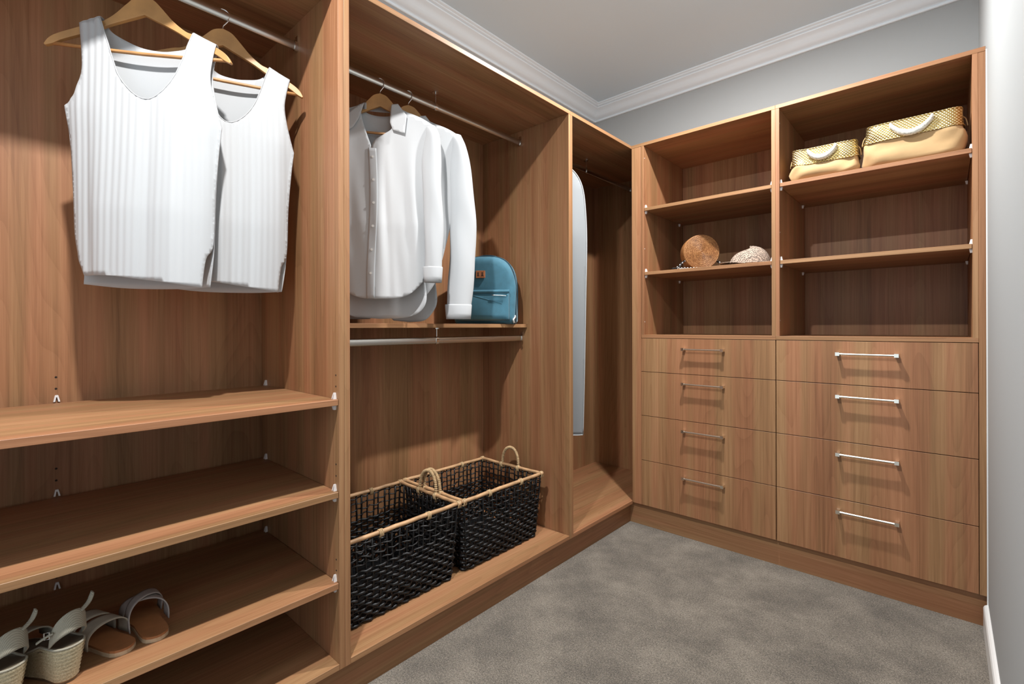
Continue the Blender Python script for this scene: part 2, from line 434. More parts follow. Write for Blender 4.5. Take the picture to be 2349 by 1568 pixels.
# ------------------------------------------------------------------ left run: three open wardrobe units
YL0 = -3.10
t = Thing('wardrobe_unit', 'open wood wardrobe unit with white tank tops above shoe shelves', 'wardrobe', (0, (YL0 + Y1M) / 2, 0))
t.part('side_panel', MB().box(DL, 0, Y1A, Y1M - 0.0003, 0.117, ZT, BV), 'wood_vertical')
t.part('side_panel', MB().box(DL, 0, YL0, YL0 + T, 0.117, ZT, BV), 'wood_vertical')
t.part('back_panel', MB().box(DL - 0.008, DL, YL0, Y1M, 0.117, ZT), 'wood_vertical')
t.part('top_panel', MB().box(DL - 0.008, 0.0, YL0, Y1M - 0.0003, ZT, ZTT, BV), 'wood_along_left')
t.part('bottom_panel', MB().box(DL, -0.0005, YL0 + T, Y1A, ZB - T, ZB, BV), 'wood_along_left')
for z in (0.934, 0.655, 0.380):
    t.part('shelf', MB().box(-0.555 if z > 0.9 else -0.575, -0.001, YL0 + T + 0.001, Y1A - 0.0015, z - T, z, BV), 'wood_along_left')
    for x in (-0.022, -0.552):
        t.part('shelf_support', pin_mb(x, Y1A, z, 'Y', -1), 'plastic_clear')
        t.part('shelf_support', pin_mb(x, YL0 + T, z, 'Y', 1), 'plastic_clear')
    t.part('shelf_support', pin_mb(DL, -2.398, z, 'X', 1), 'plastic_clear')
for z in (1.006, 0.972, 0.735, 0.700, 0.445, 0.412):
    t.part('pin_hole', hole(-0.0185, Y1A, z, 'Y', -1), 'dark_hole')
    t.part('pin_hole', hole(DL, -2.399, z, 'X', 1, 0.003), 'dark_hole')
rail(t, -0.277, YL0 + T, Y1A, 2.107, [-2.62], ZT)

t = Thing('wardrobe_unit', 'open wood wardrobe unit with white shirts over two black baskets', 'wardrobe', (0, (Y1M + Y2M) / 2, 0))
t.part('side_panel', MB().box(DL, 0, Y1M + 0.0003, Y1B, 0.117, ZT, BV), 'wood_vertical')
t.part('side_panel', MB().box(DL, 0, Y2A, Y2M - 0.0003, 0.117, ZT, BV), 'wood_vertical')
t.part('back_panel', MB().box(DL - 0.008, DL, Y1M, Y2M, 0.117, ZT), 'wood_vertical')
t.part('top_panel', MB().box(DL - 0.008, 0.0, Y1M + 0.0003, Y2M - 0.0003, ZT, ZTT, BV), 'wood_along_left')
t.part('bottom_panel', MB().box(DL, -0.0005, Y1B, Y2A, ZB - T, ZB, BV), 'wood_along_left')
t.part('shelf', MB().box(DL, -0.267, Y1B, Y2A, 1.167 - T, 1.167, BV), 'wood_along_left')
rail(t, -0.310, Y1B, Y2A, 2.126, [-1.2015], ZT)
rail(t, -0.304, Y1B, Y2A, 1.094, [-1.204], 1.149)

t = Thing('wardrobe_unit', 'open wood corner wardrobe unit holding a long pale grey garment', 'wardrobe', (0, -0.03, 0))
YC = 0.547
t.part('side_panel', MB().box(DL, 0, Y2M + 0.0003, Y2B, 0.117, ZT, BV), 'wood_vertical')
t.part('back_panel', MB().box(DL - 0.008, DL, Y2M, YC + 0.008, 0.117, ZT), 'wood_vertical')
t.part('return_panel', MB().box(DL, 0.058, YC, YC + 0.008, 0.117, ZT), 'wood_vertical')
t.part('top_panel', MB().box(DL - 0.008, 0.0, Y2M + 0.0003, YC + 0.008, ZT, ZTT, BV), 'wood_along_left')
t.part('bottom_panel', MB().box(DL, -0.0005, Y2B, YC, ZB - T, ZB).box(-0.0005, 0.058, 0.0185, YC, ZB - T, ZB), 'wood_along_left')
rail(t, -0.300, Y2B, YC, 2.126, [-0.020], ZT)

o = link('kickboard', MB().box(-0.046, -0.030, YL0, 0.030, 0.0, 0.117), 'wood_along_left'); tag(o, 'long wood kickboard under the left wardrobe units', 'kickboard')
o = link('kickboard', MB().box(-0.030, XR - 0.001, 0.030, 0.046, 0.0, 0.117), 'wood_along_back'); tag(o, 'wood kickboard under the drawer cabinets', 'kickboard')

# ------------------------------------------------------------------ back run: two cabinets of drawers with shelves above
YD = 0.557
def handle_mb(xc, z):
    mb = MB(); h = 0.1085; y0, y1 = -0.030, -0.0215
    # bar: slightly waisted square section
    ring = []
    for k in range(9):
        u = -1 + 2 * k / 8; w = 0.0040 + 0.0011 * abs(u) ** 2
        x = xc + u * (h - 0.009)
        yc = -0.0262
        ring.append([(x, yc + w * 1.12 * math.cos(q), z + w * 1.12 * math.sin(q)) for q in [PI / 8 + PI / 4 * j for j in range(8)]])
    mb.loft(ring)
    for s in (-1, 1):      # flared end posts down to the drawer face
        x = xc + s * (h - 0.007)
        rg = []
        for y, w in ((-0.0325, 0.0075), (-0.0290, 0.0080), (-0.0225, 0.0060), (-0.010, 0.0052), (-0.003, 0.0065), (-0.0002, 0.0072)):
            rg.append([(x - w, y, z - w), (x + w, y, z - w), (x + w, y, z + w), (x - w, y, z + w)])
        mb.loft(rg)
    return mb
def cabinet(label, xa, xb, ia, ib, hx, fill, side):
    t = Thing('drawer_cabinet', label, 'cabinet', ((xa + xb) / 2, YD / 2, 0))
    for x0, x1 in ((xa, ia), (ib, xb)):
        t.part('side_panel', MB().box(x0, x1, 0.0, YD, 1.087, ZT, BV).box(x0, x1, 0.021, YD, 0.117, 1.087), 'wood_vertical')
    t.part('back_panel', MB().box(ia, ib, YD, YD + 0.008, 0.117, ZT), 'wood_vertical')
    t.part('top_panel', MB().box(min(xa, fill[0]), max(xb, fill[1]), 0.0, YD + 0.008, ZT, ZTT, BV), 'wood_along_back')
    t.part('middle_panel', MB().box(xa if side < 0 else xa, xb, -0.0004, YD, 1.087, 1.105, BV), 'wood_along_back')
    t.part('bottom_panel', MB().box(ia, ib, 0.021, YD, 0.117, 0.117 + T), 'wood_along_back')
    t.part('filler_panel', MB().box(fill[0], fill[1], 0.0003, 0.018, 0.128, ZT - 0.0005, BV), 'wood_vertical')
    for z in (1.834, 1.466):
        t.part('shelf', MB().box(ia + 0.0015, ib - 0.0015, 0.004, YD - 0.004, z - T, z, BV), 'wood_along_back')
        for y in (0.022, 0.490):
            t.part('shelf_support', pin_mb(ia, y, z, 'X', 1), 'plastic_clear')
            t.part('shelf_support', pin_mb(ib, y, z, 'X', -1), 'plastic_clear')
    for z in (2.12, 1.60, 1.18):
        t.part('pin_hole', hole(ia, 0.010, z, 'X', 1), 'plastic_clear')
    dx0, dx1 = (xa - 0.0010, xb - 0.0017) if side < 0 else (xa + 0.0017, xb - 0.0015)
    zs = [1.0845, 0.894, 0.642, 0.386, 0.129]
    for k in range(4):
        z1 = zs[k] - (0.0 if k == 0 else 0.0014); z0 = zs[k + 1] + (0.0014 if k < 3 else 0)
        d = MB().box(dx0, dx1, 0.0, 0.018, z0, z1, 0.0007)
        w = 0.012                                                   # drawer box behind the front
        bx0, bx1, by0, by1, bz0, bz1 = ia + 0.014, ib - 0.014, 0.0185, 0.50, z0 + 0.02, z1 - 0.045
        if k == 3: bz0 = z0 + 0.032
        for q in ((bx0, bx0 + w, by0, by1), (bx1 - w, bx1, by0, by1), (bx0 + w, bx1 - w, by0, by0 + w), (bx0 + w, bx1 - w, by1 - w, by1)): d.box(*q, bz0, bz1)
        d.box(bx0 + w, bx1 - w, by0 + w, by1 - w, bz0, bz0 + 0.006)
        dr = t.part('drawer', d, 'wood_drawer')
        t.part('handle', handle_mb(hx, (1.029, 0.8425, 0.588, 0.336)[k]), 'nickel', parent=dr, label='brushed metal bar handle', auto=0.9)
    return t
cabinet('wood cabinet in the corner, four drawers under shelves with rattan bag and cap', 0.0600, 0.7559, 0.0765, 0.7388, 0.413, (0.0006, 0.0575), -1)
cabinet('wood cabinet by the white wall, four drawers under shelves with gold bags', 0.7562, 1.4512, 0.7730, 1.4347, 1.1065, (1.4516, 1.4715), 1)

# ------------------------------------------------------------------ hangers
HUP = [(0.0, -0.045), (0.023, -0.053), (0.043, -0.073), (0.073, -0.107), (0.103, -0.131), (0.128, -0.141), (0.187, -0.173), (0.212, -0.192), (0.2234, -0.2115)]
HLO = [(0.2205, -0.2145), (0.205, -0.2065), (0.183, -0.191), (0.121, -0.158), (0.073, -0.130), (0.0, -0.096)]
def hanger(name, label, x, y, zr, rz, mat='beech', k=1.0):
    t = Thing(name, label, 'hanger', (x, y, zr), rz, 'wooden coat hangers', local=True)
    up = catmull([(a * k, b_) for a, b_ in HUP], 4); lo = catmull([(a * k, b_) for a, b_ in HLO], 4)
    poly = up + lo
    poly = [(-a, b_) for a, b_ in reversed(poly[1:-1])] ; full = up + lo[:-1] + [HLO[-1]] + poly
    # arms curve slightly towards the front
    def yb(s): return -0.055 * (abs(s) / 0.2234) ** 2 * 0.35
    mbb = sheet(full, lambda s, z: yb(s), 0.008, 0.008, 0.006)
    o = t.part('body', mbb, mat, smooth=False); solidify(o, 0.012); bv = o.modifiers.new('round', 'BEVEL'); bv.width = 0.0022; bv.segments = 2; bv.limit_method = 'ANGLE'
    bar = MB().tube([(-0.207 * k, yb(.2), -0.204), (-0.1, yb(.15), -0.2045), (0, yb(.13), -0.205), (0.1, yb(.15), -0.2045), (0.207 * k, yb(.2), -0.204)], 0.0048, 10)
    t.part('trouser_bar', bar, 'beech_bar', smooth=True)
    pts = [(0, 0, -0.060), (0, 0, -0.038), (0.004, 0, -0.030), (0.014, 0, -0.0165)]
    cz, r = -0.0002, 0.0172
    for k in range(13):
        a = math.radians(-40 + 220 * k / 12); pts.append((r * math.cos(a), 0, cz + r * math.sin(a)))
    pts.append((-r, 0, cz - 0.006))
    t.part('hook', MB().tube(catmull(pts, 2), 0.0019, 8), 'chrome', smooth=True)
    return t
H1 = (-0.277, -2.2415, 2.107, 0.945); H2 = (-0.277, -2.050, 2.107, 1.22)
S1 = (-0.310, -1.4813, 2.126, 0.95); S2 = (-0.310, -1.3458, 2.126, 0.95); G1 = (-0.300, -0.400, 2.126, 0.60)
hanger('coat_hanger', 'wooden hanger holding the front ribbed white tank top', *H1)
hanger('coat_hanger', 'wooden hanger holding the rear white tank top beside the divider', *H2)
hanger('coat_hanger', 'wooden hanger inside the front white button-up shirt', *S1)
hanger('coat_hanger', 'wooden hanger inside the rear white shirt with the long hanging sleeve', *S2)
hanger('coat_hanger', 'wooden hanger inside the long grey garment in the corner unit', *G1, k=0.70)

# ------------------------------------------------------------------ tank tops (local: x across, y away from the room, z relative to the rail)
ZR = 2.107
def tank(label, H, seed, ribs=0.0165, lean=0.0, slip=0.0):
    rnd = random.Random(seed)
    t = Thing('tank_top', label, 'tank top', H[:3], H[3], 'white tank tops', local=True)
    R = lambda pts: [(a * (1 - slip * min(1, max(0, (z - 1.66) / 0.12))) if a < 0 else a, z - ZR) for a, z in pts]
    neckF = R([(-0.098, 1.984), (-0.069, 1.888), (-0.050, 1.830), (-0.023, 1.791), (0.004, 1.770), (0.030, 1.772), (0.058, 1.797), (0.083, 1.838), (0.100, 1.885), (0.116, 1.940), (0.126, 1.967)])
    strapR = R([(0.126, 1.967), (0.184, 1.939)])
    armR = R([(0.184, 1.939), (0.176, 1.905), (0.169, 1.854), (0.175, 1.800), (0.186, 1.751), (0.196, 1.712)])
    sideR = R([(0.196, 1.712), (0.188, 1.640), (0.179, 1.524), (0.174, 1.385), (0.158, 1.340), (0.149, 1.262)])
    hem = R([(0.149, 1.262), (0.074, 1.273), (0.0, 1.282), (-0.061, 1.289), (-0.133, 1.291)])
    sideL = R([(-0.133, 1.291), (-0.150, 1.335), (-0.163, 1.399), (-0.167, 1.530), (-0.174, 1.661), (-0.183, 1.742)])
    armL = R([(-0.183, 1.742), (-0.160, 1.767), (-0.144, 1.811), (-0.139, 1.848), (-0.142, 1.899), (-0.146, 1.962)])
    cut = lambda pts, per=5: catmull(pts, per)[:-1]
    front = cut(neckF) + cut(strapR, 1) + cut(armR) + cut(sideR) + cut(hem) + cut(sideL) + cut(armL) + [armL[-1]]
    neckB = R([(-0.098, 1.984), (-0.085, 1.962), (-0.050, 1.943), (-0.013, 1.930), (0.030, 1.926), (0.060, 1.929), (0.100, 1.939), (0.126, 1.967)])
    hemB = R([(0.160, 1.266), (0.074, 1.262), (-0.061, 1.262), (-0.150, 1.270)])
    sideRB = R([(0.196, 1.712), (0.188, 1.640), (0.179, 1.524), (0.174, 1.385), (0.168, 1.320), (0.160, 1.266)])
    sideLB = R([(-0.150, 1.270), (-0.150, 1.335), (-0.163, 1.399), (-0.167, 1.530), (-0.174, 1.661), (-0.183, 1.742)])
    back = cut(neckB) + cut(strapR, 1) + cut(armR) + cut(sideRB) + cut(hemB) + cut(sideLB) + cut(armL) + [armL[-1]]
    folds = [(rnd.uniform(-0.12, 0.13), rnd.uniform(0.012, 0.022), rnd.uniform(-0.010, 0.012)) for _ in range(5)]
    def hw(z): return interp([(-0.85, 0.158), (-0.45, 0.176), (-0.37, 0.19), (-0.20, 0.15), (-0.12, 0.15)], z)
    def common(s, z):
        down = min(1.0, max(0.0, (-0.14 - z) / 0.5))
        u = min(1.0, abs(s - lean * down) / (hw(z) + 0.006))
        bul = (1 - u ** 2.2)
        return down, bul
    def rib(s, z):
        return 0.00105 * (0.35 + 0.65 / (1 + math.exp((s - 0.05) / 0.03))) * math.cos(2 * PI * (s + 0.01 * math.sin(3 * z)) / ribs)
    def yarm(s): return -0.055 * (abs(s) / 0.2234) ** 2 * 0.35
    def edge_gap(s, z):
        if z > -0.30: return 1.0
        u = min(1.0, max(0.0, (s + (0.176 if s < 0 else -0.186)) / (-0.03 if s < 0 else 0.03) * -1)) if abs(s) < 0.2 else 0.0
        return max(0.06, u) if z < -0.36 else 1.0 - (1 - max(0.06, u)) * (-0.30 - z) / 0.06
    def fy(s, z):
        d, b_ = common(s, z)
        y = yarm(s) - 0.0085 * edge_gap(s, z) - b_ * (0.012 + 0.040 * d)
        for c, w, a in folds: y -= a * d * math.exp(-((s - c - 0.03 * z * (1 if c > 0 else -1) * 0.3) / w) ** 2) * min(1, b_ * 2)
        # sharp fold towards the left side panel
        y += 0.012 * d / (1 + math.exp((s + 0.118 + 0.02 * (z + 0.4)) / 0.004))
        return y + rib(s, z)
    def by(s, z):
        d, b_ = common(s, z)
        return yarm(s) + 0.0085 * edge_gap(s, z) + b_ * (0.008 + 0.022 * d)
    o = t.part('front', sheet(front, fy, ribs / 5, 0.014, 0.005), 'knit_white', smooth=True); solidify(o, 0.0014)
    o = t.part('back', sheet(back, by, ribs / 4, 0.016, 0.006), 'knit_white', smooth=True); solidify(o, 0.0014)
    for a, b_ in ((armL[-1], neckF[0]), (strapR[0], strapR[1])):
        def top(u, v, a=a, b_=b_):
            s = a[0] + (b_[0] - a[0]) * u; z = a[1] + (b_[1] - a[1]) * u
            y0, y1 = fy(s, z), by(s, z)
            return (s, (y0 + y1) / 2 - (y1 - y0) / 2 * math.cos(PI * v), z + 0.0055 * math.sin(PI * v))
        o = t.part('shoulder', MB().grid(top, 12, 8), 'knit_white', smooth=True); solidify(o, 0.0014)
    edge = [(s, fy(s, z) - 0.0006, z) for s, z in catmull(neckF, 4)]
    t.part('neck_binding', MB().tube(edge, 0.0016, 6), 'knit_white', smooth=True)
tank('front white ribbed tank top with scooped neck, nearest the left', H1, 3)
tank('white tank top hanging half hidden behind the front one, next to the divider', H2, 11, slip=0.42)

# ------------------------------------------------------------------ shirts
def shirt(label, H, seed, zr, sleeve, side, hemF=1.262, hemB=1.192, kf=1.0, kb=0.5):
    rnd = random.Random(seed)
    t = Thing('shirt', label, 'shirt', H[:3], H[3], 'white button-up shirts', local=True)
    R = lambda pts: [(a, z - zr) for a, z in pts]
    cut = lambda pts, per=5: catmull(pts, per)[:-1]
    mir = lambda pts: [(-a, z) for a, z in reversed(pts)]
    shoulder = R([(0.066, 2.020), (0.110, 2.002), (0.160, 1.984), (0.205, 1.958), (0.222, 1.935)])
    arm = R([(0.222, 1.935), (0.206, 1.88), (0.198, 1.80), (0.206, 1.745)])
    q = side
    sideR = R([(0.206, 1.745), (0.196 - 0.3 * q, 1.60), (0.185 - 0.7 * q, 1.45), (0.174 - q, 1.345)])
    tailF = R([(0.174 - q, 1.345), (0.148 - q * .9, 1.312), (0.110 - q * .7, 1.280), (0.060 - q * .3, 1.264), (0.0, hemF)])
    tailB = R([(0.174 - q, 1.345), (0.180 - q, 1.262), (0.155 - q * .9, 1.215), (0.100 - q * .6, hemB), (0.0, hemB - 0.006)])
    folds = [(rnd.uniform(-0.15, 0.15), rnd.uniform(0.014, 0.03), rnd.uniform(-0.014, 0.014)) for _ in range(6)]
    def yarm(s): return -0.055 * min(1, abs(s) / 0.2234) ** 2 * 0.35
    def hw(z): return interp([(-0.95, 0.178 - side), (-0.5, 0.195 - 0.3 * side), (-0.38, 0.207), (-0.19, 0.222)], z)
    def com(s, z):
        d = min(1.0, max(0.0, (-0.12 - z) / 0.45)); u = min(1.0, abs(s) / (hw(z) + 0.004)); return d, 1 - u ** 2.4
    def fy(s, z):
        d, b_ = com(s, z); y = yarm(s) - 0.0095 - b_ * (0.012 + 0.034 * d) * kf
        for c, w, a in folds: y -= a * d * math.exp(-((s - c + 0.05 * (z + 0.5) * (1 if c > 0 else -1)) / w) ** 2) * min(1, 2 * b_)
        y += 0.0012 * math.sin(90 * s + 14 * z) * d
        return y
    def by(s, z):
        d, b_ = com(s, z); return yarm(s) + 0.0095 + b_ * (0.012 + 0.028 * d) * kb + 0.002 * math.sin(55 * s + 5 * z) * d
    # right front panel (with the placket), left front panel, open at the throat
    xc = -0.030; zV = 1.855 - zr
    throatR = [(xc, zV), (xc + 0.010, zV + 0.028), (0.018, zV + 0.058), (0.046, zV + 0.082), (0.056, zV + 0.125), (0.066, 2.020 - zr)]
    frontR = cut(throatR) + cut(shoulder) + cut(arm) + cut(sideR) + cut(tailF) + [(xc + 0.004, hemF - 0.001 - zr)]
    o = t.part('front_panel', sheet(frontR, fy, 0.008, 0.014, 0.007), 'cotton_white', smooth=True); solidify(o, 0.0012)
    throatL = [(xc, zV), (xc - 0.016, zV + 0.045), (-0.062, zV + 0.095), (-0.070, zV + 0.135), (-0.066, 2.020 - zr)]
    frontL = [(-a, z) for a, z in cut([(-p, q) for p, q in throatL]) + cut(shoulder) + cut(arm) + cut(sideR) + cut(tailF) + [(-xc - 0.002, hemF - 0.001 - zr)]]
    o = t.part('front_panel', sheet(frontL, lambda s, z: fy(s, z) + 0.0012, 0.008, 0.014, 0.007), 'cotton_white', smooth=True); solidify(o, 0.0012)
    neckB = R([(-0.066, 2.020), (-0.045, 2.004), (0.0, 1.998), (0.045, 2.004), (0.066, 2.020)])
    back = cut(neckB) + cut(shoulder) + cut(arm) + cut(sideR) + cut(tailB) + [tailB[-1]] + mir(tailB)[1:] + mir(cut(sideR))[0:] + mir(cut(arm)) + mir(cut(shoulder))[:-1]
    o = t.part('back_panel', sheet(back, by, 0.010, 0.016, 0.008), 'cotton_white', smooth=True); solidify(o, 0.0012)
    # shoulder yokes bridging front and back over the hanger
    for sg in (-1, 1):
        sh = catmull(shoulder, 4)
        def yk(u, v, sg=sg, sh=sh):
            p = sh[min(len(sh) - 1, int(round(u * (len(sh) - 1))))]; s, z = sg * p[0], p[1]
            y0, y1 = fy(s, z), by(s, z)
            return (s, (y0 + y1) / 2 - (y1 - y0) / 2 * math.cos(PI * v), z + 0.008 * math.sin(PI * v))
        o = t.part('yoke', MB().grid(yk, len(sh) - 1, 8), 'cotton_white', smooth=True); solidify(o, 0.0012)
    # sleeves: flattened tapering tubes
    for sg in (1, -1):
        path = catmull(sleeve, 5); rings = []; n = 28; m = len(path)
        for i, (s, yy, z, w, th) in enumerate(path):
            ring = []
            for k in range(n):
                a = 2 * PI * k / n
                rip = 1 + 0.05 * math.sin(3 * a + 9 * z + sg) + 0.03 * math.sin(25 * z + 2 * a)
                ring.append((sg * (s + w * math.cos(a) * rip), yy + th * math.sin(a) * rip, z - zr))
            rings.append(ring)
        sl = t.part('sleeve', MB().loft(rings, cap=False), 'cotton_white', smooth=True); solidify(sl, 0.0012)
        s, yy, z, w, th = path[-1]; cr = []
        for zz, kx in ((z + 0.058, 1.03), (z + 0.054, 1.055), (z + 0.02, 1.055), (z - 0.004, 1.04)):
            f = (zz - z) / 0.06
            cr.append([(sg * (s + (w + 0.004 * f) * kx * math.cos(2 * PI * k / n)), yy + (th + 0.002) * kx * math.sin(2 * PI * k / n), zz - zr) for k in range(n)])
        cu = t.part('cuff', MB().loft(cr, cap=False), 'cotton_white', parent=sl, smooth=True); solidify(cu, 0.0016)
    # placket, buttons
    def pk(u, v):
        z = (zV - 0.004) + (hemF + 0.001 - zr - zV + 0.004) * v; s = xc - 0.013 + 0.030 * u + 0.006 * math.sin(v * 5)
        return (s, fy(s, z) - 0.0014 - 0.0006 * math.sin(PI * u), z)
    pl_ = t.part('placket', MB().grid(pk, 6, 40), 'cotton_white', smooth=True); solidify(pl_, 0.0014)
    for k in range(6):
        v = 0.06 + 0.155 * k; x, y, z = pk(0.5, v)
        t.part('button', MB().tube([(x, y - 0.0028, z), (x, y - 0.0008, z)], 0.0048, 14), 'button', parent=pl_)
    # collar: stand around the neck and two turned-down leaves
    def stand(u, v):
        a = PI * (1.22 - 1.44 * u)           # from left front round the back to the right front
        x = 0.066 * math.cos(a); y = 0.010 + 0.034 * math.sin(a)
        return (x, y - 0.012 + 0.006 * v, (2.012 + 0.028 * v + 0.010 * math.sin(a)) - zr)
    co = t.part('collar', MB().grid(stand, 24, 4), 'cotton_white', smooth=True); solidify(co, 0.0016)
    leafR = R([(0.046, 2.030), (0.070, 2.034), (0.104, 1.988), (0.096, 1.914), (0.050, 1.926), (0.040, 1.955), (0.042, 2.005)])
    o = t.part('collar_leaf', sheet(leafR, lambda s, z: fy(s, z) - 0.012 + 0.10 * max(0, z - (1.985 - zr)), 0.008, 0.008, 0.006), 'cotton_white', parent=co, smooth=True); solidify(o, 0.0022)
    leafL = R([(-0.058, 2.026), (-0.078, 2.016), (-0.128, 1.970), (-0.136, 1.895), (-0.098, 1.925), (-0.078, 1.96), (-0.066, 1.998)])
    o = t.part('collar_leaf', sheet(leafL, lambda s, z: fy(s, z) - 0.012 + 0.10 * max(0, z - (1.985 - zr)), 0.008, 0.008, 0.006), 'cotton_white', parent=co, smooth=True); solidify(o, 0.0022)
slv1 = [(0.186, -0.010, 1.968, 0.030, 0.012), (0.203, -0.018, 1.925, 0.032, 0.022), (0.202, -0.026, 1.84, 0.038, 0.026), (0.203, -0.034, 1.70, 0.037, 0.027), (0.208, -0.038, 1.54, 0.037, 0.026), (0.205, -0.040, 1.42, 0.034, 0.023), (0.204, -0.040, 1.334, 0.033, 0.021)]
slv2 = [(0.190, -0.006, 1.972, 0.030, 0.012), (0.207, -0.010, 1.925, 0.034, 0.030), (0.214, -0.012, 1.84, 0.046, 0.036), (0.222, -0.010, 1.70, 0.054, 0.036), (0.226, -0.008, 1.55, 0.055, 0.034), (0.218, -0.008, 1.36, 0.054, 0.030), (0.207, -0.008, 1.19, 0.050, 0.026)]
shirt('front white button-up shirt with open collar, half hidden by the divider', S1, 5, 2.126, slv1, 0.0)
shirt('rear white shirt whose long sleeve hangs beside the teal backpack', S2, 9, 2.126, slv2, 0.062, 1.245, 1.180, 0.6, 1.0)

# ------------------------------------------------------------------ long grey garment in the corner unit
t = Thing('long_garment', 'long pale grey garment with white piped edge hanging in the corner unit', 'garment', G1[:3], G1[3], local=True)
gz = 2.126
half = [(0.030, 2.085), (0.080, 2.066), (0.125, 2.035), (0.165, 1.985), (0.190, 1.915), (0.203, 1.80), (0.209, 1.62), (0.203, 1.30), (0.195, 0.90), (0.186, 0.553)]
half = [(a, z - gz) for a, z in half]
out = catmull(half, 6)
poly = out + [(-a, z) for a, z in reversed(out)]
def gy(sign):
    def f_(s, z):
        d = min(1, max(0, (-0.06 - z) / 0.4)); u = min(1, abs(s) / (interp([(-1.6, 0.19), (-0.5, 0.212), (-0.2, 0.195), (-0.1, 0.13), (-0.04, 0.03)], z) + 0.004))
        return sign * (0.009 + (1 - u ** 2.5) * (0.012 + 0.035 * d)) + 0.005 * d * math.sin(38 * s + 1.5 * z)
    return f_
o = t.part('front', sheet(poly, gy(-1), 0.010, 0.02, 0.010), 'garment_grey', smooth=True); solidify(o, 0.0012)
o = t.part('back', sheet(poly, gy(1), 0.010, 0.02, 0.010), 'garment_grey', smooth=True); solidify(o, 0.0012)
for sg in (-1, 1):
    t.part('piping', MB().tube([(sg * s, gy(-1)(s, z) - 0.001, z) for s, z in out], 0.0032, 6), 'piping_white', smooth=True)
def sg_fn(u, v):
    p = out[min(len(out) - 1, int(round(v * (len(out) - 1))))]; s, z = p
    y0, y1 = gy(-1)(s, z), gy(1)(s, z)
    return (s + 0.004 * math.sin(PI * u), y0 + (y1 - y0) * u, z)
o = t.part('gusset', MB().grid(sg_fn, 6, len(out) - 1), 'garment_grey', smooth=True); solidify(o, 0.0012)
o = t.part('gusset', MB().grid(lambda u, v: (-sg_fn(u, v)[0],) + sg_fn(u, v)[1:], 6, len(out) - 1), 'garment_grey', smooth=True); solidify(o, 0.0012)
t.part('hem', MB().tube([(s / 40 * 0.186, gy(-1)(s / 40 * 0.186, 0.553 - gz) - 0.001, 0.553 - gz) for s in range(-40, 41)], 0.003, 6), 'piping_white', smooth=True)

# ------------------------------------------------------------------ teal backpack
t = Thing('backpack', 'teal canvas backpack with brown leather patch on the middle shelf', 'backpack', (-0.378, -0.822, 1.1675), 0.60, local=True)
W2, HH = 0.155, 0.338
def arch(k, inset=0.0, n=44):
    """rounded-top outline, local x/z"""
    pts = [(-W2 + inset + 0.015, inset), (W2 - inset - 0.015, inset)]
    w = W2 - inset; h = HH - inset
    pts = []
    for i in range(7):
        a = -PI / 2 + (PI / 2) * i / 6; pts.append((w - 0.02 + 0.02 * math.cos(a), inset + 0.02 + 0.02 * math.sin(a)))
    for i in range(26):
        a = PI * i / 25; c, s_ = math.cos(a), math.sin(a)
        pts.append((math.copysign(abs(c) ** 0.62, c) * w, 0.155 + (h - 0.155) * abs(s_) ** 0.80))
    for i in range(7):
        a = PI + (PI / 2) * i / 6; pts.append((-w + 0.02 + 0.02 * math.cos(a), inset + 0.02 + 0.02 * math.sin(a)))
    return pts
rings = []
for y, ins in ((-0.055, 0.040), (-0.0535, 0.026), (-0.047, 0.012), (-0.036, 0.003), (-0.024, 0.0), (0.035, 0.0), (0.047, 0.004), (0.054, 0.016), (0.055, 0.03)):
    rings.append([(x + 0.004 * math.sin(z * 20 + y * 60), y - 0.010 * (1 - (x / W2) ** 2) * (1 if y < 0 else 0) - 0.004 * math.sin(z * 24) * (1 if y < -0.03 else 0), z) for x, z in arch(0, ins)])
bp_ = MB().loft(rings)
body = t.part('body', bp_, 'teal_canvas', auto=1.0)
t.part('piping', MB().tube([(x * 1.008, -0.026, z * 1.004) for x, z in arch(0, 0.0)], 0.0032, 6), 'teal_piping', smooth=True)
t.part('piping', MB().tube([(x * 1.006, 0.038, z * 1.003) for x, z in arch(0, 0.0)], 0.0028, 6), 'teal_piping', smooth=True)
# front pocket: pillow panel over the lower half
def pocket(u, v):
    x = -0.128 + 0.256 * u; z = 0.018 + 0.140 * v
    e = min(1, min(u, 1 - u) * 9) * min(1, min(v, 1 - v) * 7)
    return (x, -0.060 - 0.013 * (1 - (x / W2) ** 2) - 0.014 * math.sqrt(max(0, e)) - 0.003 * math.sin(18 * x + 30 * z) * e, z)
pk_ = t.part('front_pocket', MB().grid(pocket, 32, 20), 'teal_canvas', smooth=True); solidify(pk_, 0.002)
t.part('zip_flap', MB().grid(lambda u, v: (-0.130 + 0.260 * u, -0.071 - 0.013 * (1 - ((-0.130 + 0.26 * u) / W2) ** 2) - 0.006 * math.sin(PI * v), 0.150 + 0.018 * v), 24, 6), 'teal_canvas', parent=pk_, smooth=True)
t.part('zip', MB().tube([(x, -0.0845 - 0.013 * (1 - (x / W2) ** 2) + 0.004, 0.1405 - 0.003 * max(0, (x - 0.06) / 0.06)) for x in [0.045 + 0.008 * k for k in range(10)]], [0.0008] + [0.0022] * 8 + [0.0008], 6), 'zip_silver', parent=pk_, smooth=True)
t.part('pocket_seam', MB().tube([(-0.05 + 0.016 * k, pocket((0.078 + 0.016 * k) / 0.256, (0.122 - 0.004 * k) / 0.14)[1] - 0.001, 0.140 - 0.0045 * k) for k in range(10)], 0.0018, 6), 'teal_canvas', parent=pk_, smooth=True)
pa = t.part('patch', MB().box(-0.038, 0.008, -0.0755, -0.066, 0.228, 0.264, 0.001), 'patch_leather', label='brown leather patch with two dark stamped marks')
